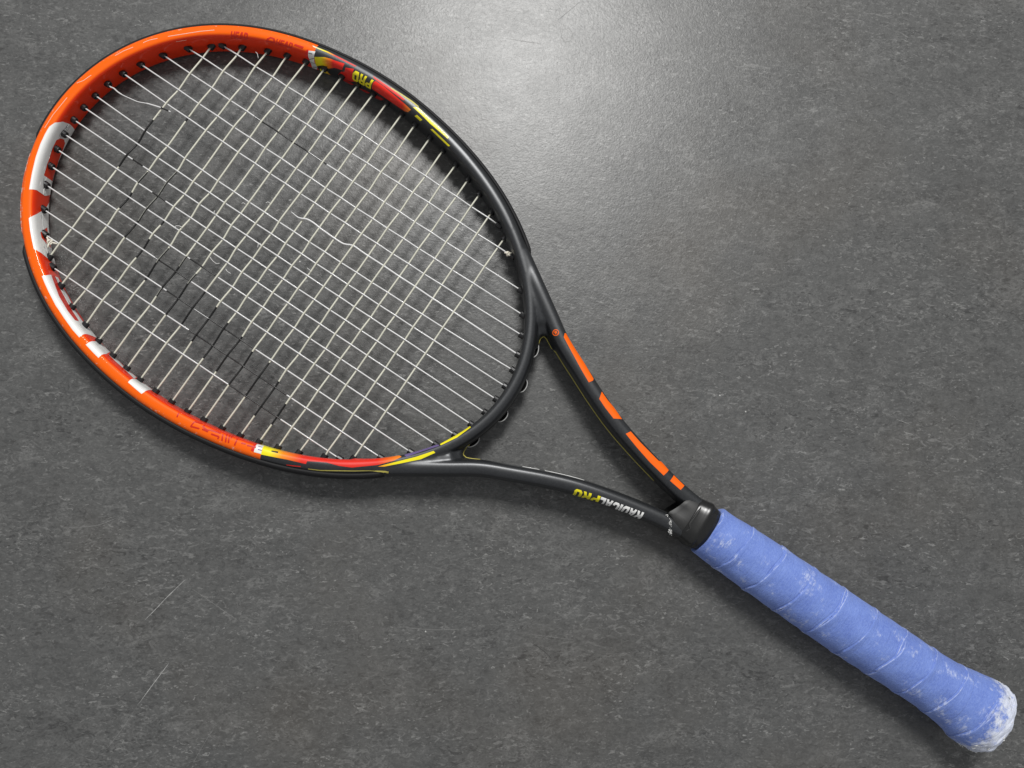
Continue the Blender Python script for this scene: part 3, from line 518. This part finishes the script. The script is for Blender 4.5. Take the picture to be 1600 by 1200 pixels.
# upper side
text('red_lettering', 'HEAD', D['hd1'], M['redink']); text('red_lettering', 'HEAD', D['hd2'], M['redink'])
wrap('red_emblem', [D['dome']], M['redink'], 0.07); wrap('red_bar', [D['rbar']], M['redink'], 0.07)
wrap('red_print', [D['rblk']], M['red'], 0.08); wrap('white_print', [D['uw']], M['white'], 0.08)
wrap_line('fine_print', D['uwn'], 0.5, M['greyprint'], 0.12, kx=2.2)
us = [p[0] for p in D['uband'][0]]
wrap('colour_band', [D['uband']], ramp_paint('yellow_to_red_upper', [(0, RD), (0.35, RD), (0.55, OG), (0.75, YE), (1, YE)], min(us), max(us)), 0.06)
wrap('dark_print', [[D['ublk'][0]], [D['ublk'][1]]], M['dark'], 0.1)
wrap('red_print', [D['ured']], M['red'], 0.06)
wrap('deep_red_print', [[r] for r in D['urin']], M['deepred'], 0.06)
text('yellow_lettering', 'PRO', D['PRO'], M['yellow'], bold=0.1, off=0.12)
us = [p[0] for p in D['ured2'][0]]
wrap('red_stripe', [D['ured2']], ramp_paint('red_to_orange', [(0, OG), (0.22, RD), (1, RD)], min(us), max(us)), 0.06)
us = [p[0] for p in D['ured3'][0]]
wrap('red_stripe', [D['ured3']], M['red'], 0.06)
us = [p[0] for p in D['uline'][0]]
wrap('thin_stripe', [D['uline']], ramp_paint('red_to_white', [(0, RD), (0.5, RD), (0.75, YE), (1, WH)], min(us), max(us)), 0.07)
wrap('yellow_line', [D['uline2']], M['dimyellow'], 0.07)
wrap('yellow_stripe', [D['uyel']], M['yellow'], 0.07); wrap('yellow_block', [D['uyel2']], M['yellow'], 0.07); wrap('yellow_stripe', [D['uyel3']], M['yellow'], 0.07)
# shafts
for k in ('s1', 's2', 's3', 's4'): wrap('orange_block', [D[k]], M['neon'], 0.08, 'plan', du=0.9, dv=0.7)
cx, cy = D['ring']
circ = lambda r: [(cx+r*math.cos(2*math.pi*k/24), cy+r*math.sin(2*math.pi*k/24)) for k in range(24)]
wrap('round_emblem', [[circ(1.95), circ(1.5)[::-1]]], M['neon'], 0.08, 'plan')
ca, sa = math.cos(rad(-62)), math.sin(rad(-62))
bx = [(cx+(a*ca-b*sa), cy+(a*sa+b*ca)) for a, b in ((-0.65, 0.95), (0.75, 0.95), (0.75, -0.95), (-0.65, -0.95))]
text('emblem_letter', 'R', bx, M['neon'], 'plan', off=0.08)
text('white_lettering', 'RADICAL', D['rad'], M['white'], 'plan', 0.12, 0.68)
text('yellow_lettering', 'PRO', D['pro2'], M['yellow'], 'plan', 0.12, 0.68)
def ribbon3d(name, pts, r, mat, drop):
    """pinstripe: thin bead lying on the inner flank of the shaft"""
    path = []
    for x, y in pts:
        q = BVH.find_nearest(V((x, y, drop)))
        p = q[0] + q[1]*(r*0.0002); path.append((p.x*1000, -p.y*1000, p.z*1000))
    v, f = tube(path, r, 6); make(name, v, f, throat, [mat])
ribbon3d('pinstripe', D['pin'], 0.32, M['dimyellow'], -1.0)
ribbon3d('pinstripe', D['pin2'], 0.35, M['dimyellow'], -1.0)
ribbon3d('white_line', D['wl1'], 0.22, M['white'], 6.5)
ribbon3d('white_line', D['wl2'], 0.22, M['white'], 6.5)

# ---------------------------------------------------------------- bumper guard round the outside of the head, in three lengths
BS = [(9.0, 7.6), (10.4, 7.5), (11.35, 5.8), (11.6, 2.4), (11.2, 0.6), (11.2, -0.6), (11.55, -2.2), (11.35, -5.2), (10.6, -6.6), (9.3, -6.4)]
BT = [(8.3, 9.3), (10.0, 9.1), (11.2, 7.2), (11.7, 3.0)] + BS[4:]   # stands a little prouder on the lower side
def guard(d0, d1, mat, grow=0.0, sec=BS):
    n = max(8, int(abs(d1-d0)/0.9)); vs = []
    for i in range(n+1):
        d = d0+(d1-d0)*i/n; x, y, nx, ny = wall(rad(d)); sn, sz = scales(rad(d))
        e = min(1, min(i, n-i)/2.5+0.35)   # ends taper into the groove
        for (a, z) in sec:
            w = 9.0 + (a+grow-9.0)*e
            vs.append(V((x+nx*w, y+ny*w, z*sz*(0.55+0.45*e))))
    k = len(sec); f = grid_faces(n+1, k) + [tuple(range(k-1, -1, -1)), tuple(range(n*k, (n+1)*k))]
    return make('bumper_guard', vs, f, racket, [mat])
NA, NB = D['lim'][2][0], D['lim'][3][0]
guard(-149, NA-0.7, M['guardblack']); guard(NA+0.2, NB-0.4, M['guard'], -1.0)['label'] = 'scuffed orange length of bumper guard'; guard(NB+0.6, 150, M['guardblack'], 0.0, BT)

# ---------------------------------------------------------------- grommets and strings
def ray_wall(p, d):
    """where a string leaving p along d meets the inner wall of the head"""
    t = -4.0
    while t < 12:
        x, y = p[0]+d[0]*t, p[1]+d[1]*t
        if math.hypot(x-HX, y) >= r_in(math.atan2(y, HX-x)): return t
        t += 0.1
    return 2
prof = [(-1.0, 1.15), (2.3, 1.15), (2.6, 1.5), (2.6, 1.95), (2.3, 2.1), (-0.2, 2.15), (-1.0, 2.15)]
def grommet_mesh():
    k = 12; vs = []
    for t, r in prof:
        for j in range(k): a = 2*math.pi*j/k; vs.append((t*0.001, r*0.001*math.cos(a), r*0.001*math.sin(a)))
    fs = grid_faces(len(prof), k, close_u=True)
    m = bpy.data.meshes.new('grommet'); m.from_pydata(vs, [], fs); m.materials.append(M['black'])
    b2 = bmesh.new(); b2.from_mesh(m); bmesh.ops.recalc_face_normals(b2, faces=b2.faces); b2.to_mesh(m); b2.free()
    return m
GM = grommet_mesh()
def grommet(p, d):
    """p on the wall, d unit vector pointing into the string bed"""
    o = bpy.data.objects.new('grommet', GM); COL.objects.link(o); o.parent = racket
    o.location = V((p[0], p[1], p[2])); o.rotation_euler = (random.uniform(-.08, .08), random.uniform(-.07, .07), math.atan2(-d[1], d[0]) + random.uniform(-.05, .05))
    s = random.uniform(0.92, 1.08); o.scale = (s, 1, 1)
MA, MB = D['mains']; CA, CB_ = D['cross']
def line_x(a, b, c, d):
    den = (b[0]-a[0])*(d[1]-c[1]) - (b[1]-a[1])*(d[0]-c[0])
    t = ((c[0]-a[0])*(d[1]-c[1]) - (c[1]-a[1])*(d[0]-c[0]))/den
    u = ((c[0]-a[0])*(b[1]-a[1]) - (c[1]-a[1])*(b[0]-a[0]))/den
    return t, u
RM, RC = 0.45, 0.56
def string_mesh(name, path, r, mats, idx, nseg=8):
    v, f = tube(path, r, nseg)
    m = []
    for i in range(len(path)-1):
        for j in range(nseg): m.append(idx(i, j))
    m += [0, 0]
    o = make(name, v, f, racket, mats, midx=m)
    return o
ends = []
# the bed: stations at every crossing and midway, over and under in turn
for i in range(16):
    a, b = MA[i], MB[i]; L = math.hypot(b[0]-a[0], b[1]-a[1]); d = ((b[0]-a[0])/L, (b[1]-a[1])/L)
    ta, tb = ray_wall(a, (-d[0], -d[1])), ray_wall(b, d)
    wa, wb = (a[0]-d[0]*ta, a[1]-d[1]*ta), (b[0]+d[0]*tb, b[1]+d[1]*tb)
    za, zb = random.uniform(-.5, .5), random.uniform(-.5, .5)
    grommet((*wa, za), d); grommet((*wb, zb), (-d[0], -d[1]))
    ends.append((wa, wb, d))
    st = [(-5, None), (0, None)]
    xs = []
    for j in range(19):
        t, u = line_x(a, b, CA[j], CB_[j])
        if 0.02 < t < 0.98 and 0.0 < u < 1.0: xs.append((t, j))
    xs.sort()
    pts = []
    T = [-0.012, 0.004] + [t for t, j in xs] + [0.996, 1.012]
    Z0 = [za, za*0.8] + [(RM if (i+j) % 2 else -RM)*0.95 for t, j in xs] + [zb*0.8, zb]
    full = []
    for q in range(len(T)-1):
        for s in range(4):
            w = s/4; full.append((T[q]+(T[q+1]-T[q])*w, Z0[q]+(Z0[q+1]-Z0[q])*sstep(0, 1, w)))
    full.append((T[-1], Z0[-1]))
    bow = D['bow'][i]
    path = []
    for t, z in full:
        k = bow*4*max(0, t)*max(0, 1-t)
        path.append((a[0]+(b[0]-a[0])*t, a[1]+(b[1]-a[1])*t+k, z))
    inked_or_shaded = [(x0, x1) for n, x0, x1 in D['inkm'] if n == i]  # ink spans, plus one main's shadow side painted in the same black
    def idx(q, s, path=path, inked_or_shaded=inked_or_shaded, i=i):
        x = (path[q][0]+path[q+1][0])/2
        return 1 if any(x0 < x < x1 for x0, x1 in inked_or_shaded) and (s != 1 or i >= 14 or (q // 4) % 4 != 1) else 0
    if i == 5:                                                      # this one has snapped: a curled stub and a frayed remainder
        lp = catmull([(p[0], p[1], z) for p, z in zip([list(wa)] + D['loose'], [za, 0, .3, .5, .9, 1.6, 2.2, 2.8, 2.4, 1.9, 1.6])], 4)
        string_mesh('main_string', lp, RM, [M['main'], M['ink']], lambda q, s, n=len(lp): 1 if 0.35 < q/n < 0.68 and s not in (1, 2) else (1 if q/n > 0.86 and q/n < 0.95 else 0))['label'] = 'loose curled end of the snapped string'
        lo2 = D['loose2']; x9 = lo2[-1][0]
        tail = [p for p in path if p[0] > x9+3]
        rp = catmull([(p[0], p[1], 1.5-1.2*k/len(lo2)) for k, p in enumerate(lo2)] + tail[::2] + [path[-1]], 3)
        rr = [0.22+0.34*sstep(0, 0.14, k/len(rp)) for k in range(len(rp))]
        string_mesh('main_string', rp, rr, [M['main'], M['ink']], lambda q, s: 0)['label'] = 'frayed remainder of the snapped string'
    else:
        string_mesh('main_string', path, RM, [M['main'], M['ink']], idx)
rs = random.Random(3)
for j in range(19):
    a, b = CA[j], CB_[j]; L = math.hypot(b[0]-a[0], b[1]-a[1]); d = ((b[0]-a[0])/L, (b[1]-a[1])/L)
    ta, tb = ray_wall(a, (-d[0], -d[1])), ray_wall(b, d)
    wa, wb = (a[0]-d[0]*ta, a[1]-d[1]*ta), (b[0]+d[0]*tb, b[1]+d[1]*tb)
    za, zb = rs.uniform(-.5, .5), rs.uniform(-.5, .5)
    grommet((*wa, za), d); grommet((*wb, zb), (-d[0], -d[1]))
    xs = []
    for i in range(16):
        if i == 5: continue
        t, u = line_x(a, b, MA[i], MB[i])
        if 0.02 < t < 0.98 and 0 < u < 1: xs.append((t, i))
    xs.sort()
    amp = 0.42 if j < 8 else (0.28 if j < 14 else 0.15)
    T = [-0.012, 0.004] + [t for t, i in xs] + [0.996, 1.012]
    Z0 = [za, za*0.8] + [(-RC if (i+j) % 2 else RC)*0.95 for t, i in xs] + [zb*0.8, zb]
    X0 = [0, 0] + [rs.uniform(-amp, amp) for _ in xs] + [0, 0]
    path = []
    for q in range(len(T)-1):
        for s in range(6):
            w = s/6; e = sstep(0, 1, w); t = T[q]+(T[q+1]-T[q])*w
            path.append((a[0]+(b[0]-a[0])*t + X0[q]+(X0[q+1]-X0[q])*(0.5*e+0.5*w), a[1]+(b[1]-a[1])*t, Z0[q]+(Z0[q+1]-Z0[q])*e))
    path.append((wb[0]+d[0], wb[1]+d[1], zb))
    inked_or_shaded = [(y0, y1, k) for n, y0, y1, k in D['inkc'] if n == j]
    def idx(q, s, path=path, inked_or_shaded=inked_or_shaded):
        y = (path[q][1]+path[q+1][1])/2
        for y0, y1, k in inked_or_shaded:
            if y0 < y < y1: return 1 if k == 1 or s in (0, 7, 6, 5) else 2
        return 0
    string_mesh('cross_string', path, RC, [M['cross'], M['ink'], M['fadedink']], idx)
# knots where the string is tied off
def blob_knot(p, big, dirs):
    parts = []
    loop = [(p[0]+big*1.1*math.cos(t)*(1+.2*math.sin(2*t)), p[1]+big*0.8*math.sin(t), p[2]+big*0.6*math.sin(2*t+.6)) for t in [2*math.pi*k/16 for k in range(17)]]
    parts.append(tube(loop, RC*0.95, 8))
    loop = [(p[0]+big*0.6*math.cos(t), p[1]+big*1.15*math.sin(t), p[2]+0.4+big*0.7*math.cos(2*t)) for t in [2*math.pi*k/16 for k in range(17)]]
    parts.append(tube(loop, RC*0.95, 8))
    for d in dirs: parts.append(tube([p, (p[0]+d[0]*.5, p[1]+d[1]*.5, p[2]+1.0), (p[0]+d[0], p[1]+d[1], p[2]+.9)], RC*0.9, 8))
    v, f = merge(parts); make('knot', v, f, racket, [M['knot']])
k1, k2 = D['knots']
blob_knot((k1[0], k1[1], 0.6), 1.1, [(2.6, -2.4), (-2.2, 1.0)])
blob_knot((k2[0], k2[1], 0.6), 1.35, [(4.6, -1.6), (-3.0, -1.6), (1.5, 3.6)])
# loops of string crossing from hole to hole behind the bridge, and the grommet strip they run on
def outer_pt(i, off):
    wb, d = ends[i][1], ends[i][2]
    th = math.atan2(wb[1], HX-wb[0]); x, y, nx, ny = wall(th)
    return (x+nx*off, y+ny*off), (nx, ny)
for i, k in ((4, 5), (6, 7), (8, 9), (10, 11)):
    (p, n), (q, m) = outer_pt(i, 7.4), outer_pt(k, 7.4)
    e = 0.12
    p, q = (p[0]+(q[0]-p[0])*e+1.5, p[1]+(q[1]-p[1])*e), (q[0]+(p[0]-q[0])*e+1.5, q[1]+(p[1]-q[1])*e)
    mx = ((p[0]+q[0])/2+(n[0]+m[0])/2*2.3, (p[1]+q[1])/2+(n[1]+m[1])/2*2.3)
    pa = catmull([(p[0], p[1], -1), (p[0]*.62+mx[0]*.38+n[0]*.8, p[1]*.62+mx[1]*.38+n[1]*.8, -1), (mx[0], mx[1], -1), (q[0]*.62+mx[0]*.38+m[0]*.8, q[1]*.62+mx[1]*.38+m[1]*.8, -1), (q[0], q[1], -1)], 6)
    v, f = tube(pa, 0.32, 8); make('string_loop', v, f, racket, [M['loop']])
    k_ = len(pa); ctr = ((p[0]+q[0])/2-n[0]*2.5, (p[1]+q[1])/2-n[1]*2.5)
    rim = [(a[0]-n[0]*0.45, a[1]-n[1]*0.45) for a in pa]
    v = [V((a[0], a[1], h)) for h in (-1.2, -3.6) for a in rim] + [V((*ctr, -1.2)), V((*ctr, -3.6))]
    f = [(a, a+1, k_+a+1, k_+a) for a in range(k_-1)] + [(2*k_, a+1, a) for a in range(k_-1)] + [(2*k_+1, k_+a, k_+a+1) for a in range(k_-1)]
    make('loop_seat', v, f, racket, [M['matte']], smooth=False)
vs = []
dd = [157 + 46*k/50 for k in range(51)]
SS = [(7.6, 4.2), (9.6, 4.0), (10.1, 2.5), (10.1, -2.5), (9.6, -4.0), (7.6, -4.2)]
for d in dd:
    x, y, nx, ny = wall(rad(d)); sn, sz = scales(rad(d))
    for a, z in SS: vs.append(V((x+nx*a*sn, y+ny*a*sn, z)))
make('grommet_strip', vs, grid_faces(len(dd), 6) + [tuple(range(5, -1, -1)), tuple(range(50*6, 51*6))], racket, [M['black']])
# fuzz torn from the strings
for fr in D['frays']:
    pa = catmull([(p[0], p[1], 1.6+0.5*math.sin(k*2.1)) for k, p in enumerate(fr)], 5)
    v, f = tube(pa, 0.17, 5); make('string_fibre', v, f, racket, [M['fluff']])

# ---------------------------------------------------------------- handle: collar, tape, overgrip
GR = [(478.6, 15.5), (481, 15.9), (490, 16.3), (500, 16.7), (521, 17.35), (545, 17.6), (565, 17.9), (585, 17.9), (610, 17.6), (632, 17.4), (645, 17.7), (655, 18.7), (663, 20.2), (670, 21.5), (675, 21.8), (679.5, 21.6), (682.6, 20.9), (684.6, 19.4), (685.6, 16.5), (686.2, 9), (686.5, 0.3)]
GRC = catmull(GR, 10)
def grip_r(x):
    for (a, b), (c, d) in zip(GRC, GRC[1:]):
        if a <= x <= c and c > a: return b+(d-b)*(x-a)/(c-a)
    return GRC[-1][1]
PITCH = 21.45
def helix(phi):                                                     # axial lag of the wrap's edge round the handle (phi 0 = lower side, pi = upper side)
    return 7.0*(1-math.cos(phi))/2 if phi <= math.pi else 7.0 + (PITCH-7.0)*(1-math.cos(phi-math.pi))/2
xs = []
x = 478.6
while x < 676: xs.append(x); x += 0.3   # stations along the handle
xs += [p[0] for p in GRC if p[0] >= 676]
K = 108; vs = []; at = []
rg = random.Random(5)
wob = [[rg.uniform(-1, 1) for _ in range(8)] for _ in range(14)]
for x in xs:
    r0 = grip_r(x)
    for j in range(K):
        ph = 2*math.pi*j/K
        q = (x-494.3-helix(ph))/PITCH
        kk = math.floor(q); w = wob[int(kk+3) % 14]
        q += 0.035*(w[0]*math.sin(ph)+w[1]*math.sin(2*ph+w[2])+w[3]*math.sin(5*ph+w[4]))
        fr = q-math.floor(q)
        end = 1-sstep(668, 684, x)
        step = 0.50*(1-sstep(0, 0.22, fr)) - 0.45*(1-sstep(0.0, 0.03, abs(fr-0.972)))
        edge = max(0.0, 1-fr/0.035)
        # softened octagon
        o8 = math.cos(((ph+math.pi/8) % (math.pi/4))-math.pi/8)
        oct_ = 1/(o8**0.55) if True else 1
        r = r0*(0.965+0.035*oct_) + step*end
        r += 0.16*math.sin(x*0.37+3*math.sin(2*ph))*math.sin(ph*3+x*0.05)*end
        if x > 670:
            r += (0.55*math.sin(3*ph+1.3+0.3*x)+0.45*math.sin(7*ph+x*0.5)+0.30*math.sin(13*ph+2*math.sin(x))+0.22*math.sin(23*ph+3*math.sin(1.7*x)))*sstep(670, 680, x)*min(1, r0/12)
        y, z = r*math.cos(ph), r*math.sin(ph)*(0.95 if x < 655 else 0.95-0.02)
        xx = x
        if x < 479.5: xx = x+1.4*math.sin(ph)*0+0.25*math.sin(7*ph)
        xx -= 3.2*sstep(610, 675, x)
        vs.append(V((xx + (-2.0*math.cos(ph)+2.0 if x < 500 else 0)*0.25*(1-sstep(479, 500, x)), y+bend(x), z))); at.append(edge*end)
for j in range(K):                                                  # turned-in lip at the front of the wrap
    ph = 2*math.pi*j/K; vs.append(V((479.4, 13.2*math.cos(ph)+bend(480), 12.4*math.sin(ph)))); at.append(0.0)
fs = grid_faces(len(xs), K) + [tuple(range((len(xs)-1)*K, len(xs)*K))]
fs += [(len(xs)*K+j, len(xs)*K+(j+1) % K, (j+1) % K, j) for j in range(K)]
grip = make('overgrip', vs, fs, racket, [M['grip']], attrs={'v': at})
def loft(name, rows, mat, parent=racket, k=48, n=2.6):
    """rows: (x, half width, half height, squareness)"""
    v = []
    for x, w, h, n in rows:
        for j in range(k):
            t = 2*math.pi*j/k; c, s = math.cos(t), math.sin(t)
            v.append(V((x, math.copysign(abs(c)**(2/n), c)*w+bend(x), math.copysign(abs(s)**(2/n), s)*h)))
    f = grid_faces(len(rows), k) + [tuple(range(k-1, -1, -1)), tuple(range((len(rows)-1)*k, len(rows)*k))]
    return make(name, v, f, parent, [mat])
loft('collar', catmull([(464.5, 13.5, 11.4, 3.2), (465.0, 13.9, 11.9, 3.2), (467.0, 14.0, 12.2, 3.8), (469.3, 14.3, 12.7, 4.0), (471.2, 14.7, 13.3, 4.2), (472.8, 14.75, 13.5, 4.0), (474.6, 14.5, 13.2, 2.8), (477, 14.1, 12.9, 2.4), (480, 13.8, 12.6, 2.1), (486, 13.6, 12.4, 2)], 4), M['rubber'])
# black tape drawn over the fork, its torn front edge slanting across
vs = []
K2 = 64
def front(y):
    pts = [(-14, 459.5), (-12, 459.3), (0, 454.6), (6.2, 452.0), (7.0, 452.6), (8.0, 456.0), (10, 457.0), (13, 459.5), (16, 462.0)]
    for (a, b), (c, d) in zip(pts, pts[1:]):
        if a <= y <= c: return b+(d-b)*(y-a)/(c-a)
    return pts[0][1] if y < 0 else pts[-1][1]
for i in range(10):
    for j in range(K2):
        t = 2*math.pi*j/K2; c, s = math.cos(t), math.sin(t)
        yy = math.copysign(abs(c)**(2/2.9), c)*13.6
        fx = front(yy+0.8) + 0.25*math.sin(9*t)
        x = fx + (466.5-fx)*i/9
        w = 13.0+0.95*sstep(455, 466, x) - (0.5 if i == 0 else 0); h = 10.55+1.15*sstep(452, 466, x) - (0.35 if i == 0 else 0)
        z = math.copysign(abs(s)**(2/2.9), s)*h
        # the sheet sags a little over the gap between the shafts
        sag = 0.9*math.exp(-((yy)/3.2)**2)*(1-sstep(456, 466, x))
        vs.append(V((x, math.copysign(abs(c)**(2/2.9), c)*w+bend(x), z-math.copysign(sag, z))))
make('throat_tape', vs, grid_faces(10, K2), racket, [M['tape']])
# second lap of tape with a torn flap
v, f = [], []
lap = [(466.9, -13.2), (466.0, -6), (465.6, 0), (465.3, 4.2), (467.2, 6.2), (466.2, 8.5), (467.3, 12), (467.6, 13.6)]
lp = catmull([(a, b, 0) for a, b in lap], 4)
for x, y, _ in lp:
    for dx, dz in ((0, 0.12), (-0.35, 0.42), (0.25, 0.55), (1.2, 0.3)):
        w = min(1, abs(y)/14.3); z = 12.0*(1-w**2.9)**(1/2.9)
        v.append(V((x+dx, y+bend(466), z+dz)))
make('tape_edge', v, grid_faces(len(lp), 4, close_v=False), racket, [M['tape']])
# white adhesive crumbs where the tape has torn
parts = []
rc = random.Random(11)
for k in range(70):
    t = rc.random(); y = 6.4 + 8.6*t; x = front(y) - 0.5 + rc.uniform(-0.7, 0.7) + (0.0 if rc.random() < .8 else -1.0)
    if t < 0.22 and rc.random() < .5: continue
    z = 11.0*(1-min(1, abs(y)/16.2)**2.9)**(1/2.9)+0.1
    p = Vector((x, y+bend(x), z)); r = rc.uniform(0.12, 0.42)
    d = Vector((rc.uniform(-1, 1), rc.uniform(-1, 1), rc.uniform(-.3, .6))).normalized()*rc.uniform(.3, 1.0)
    parts.append(tube([p-d*.5, p, p+d*.5], [r*.4, r, r*.3], 5))
v, f = merge(parts)
cr = make('adhesive_crumbs', v, f, racket, [M['fluff']]); cr['kind'] = 'stuff'
# the rags of the overgrip rubbed loose round the butt
parts = []
for k in range(26):
    ph = rc.uniform(-0.25, math.pi+0.25); x = rc.uniform(674, 684.5); r = grip_r(x)+0.15; x -= 3.2*sstep(610, 675, x)
    y, z = r*math.cos(ph), r*math.sin(ph)*0.93
    t = Vector((rc.uniform(-.5, .5), -math.sin(ph), math.cos(ph)*.93)); t.normalize(); o_ = Vector((0.5, math.cos(ph), math.sin(ph)))
    L = rc.uniform(0.5, 1.4); c = Vector((x, y+bend(x), z))
    parts.append(tube([c-t*L, c+o_*rc.uniform(.1, .5), c+t*L], [0.1, rc.uniform(.2, .45), 0.08], 5, flat=0.6))
v, f = merge(parts)
rg_ = make('frayed_fibres', v, f, racket, [M['fluff']]); rg_['kind'] = 'stuff'
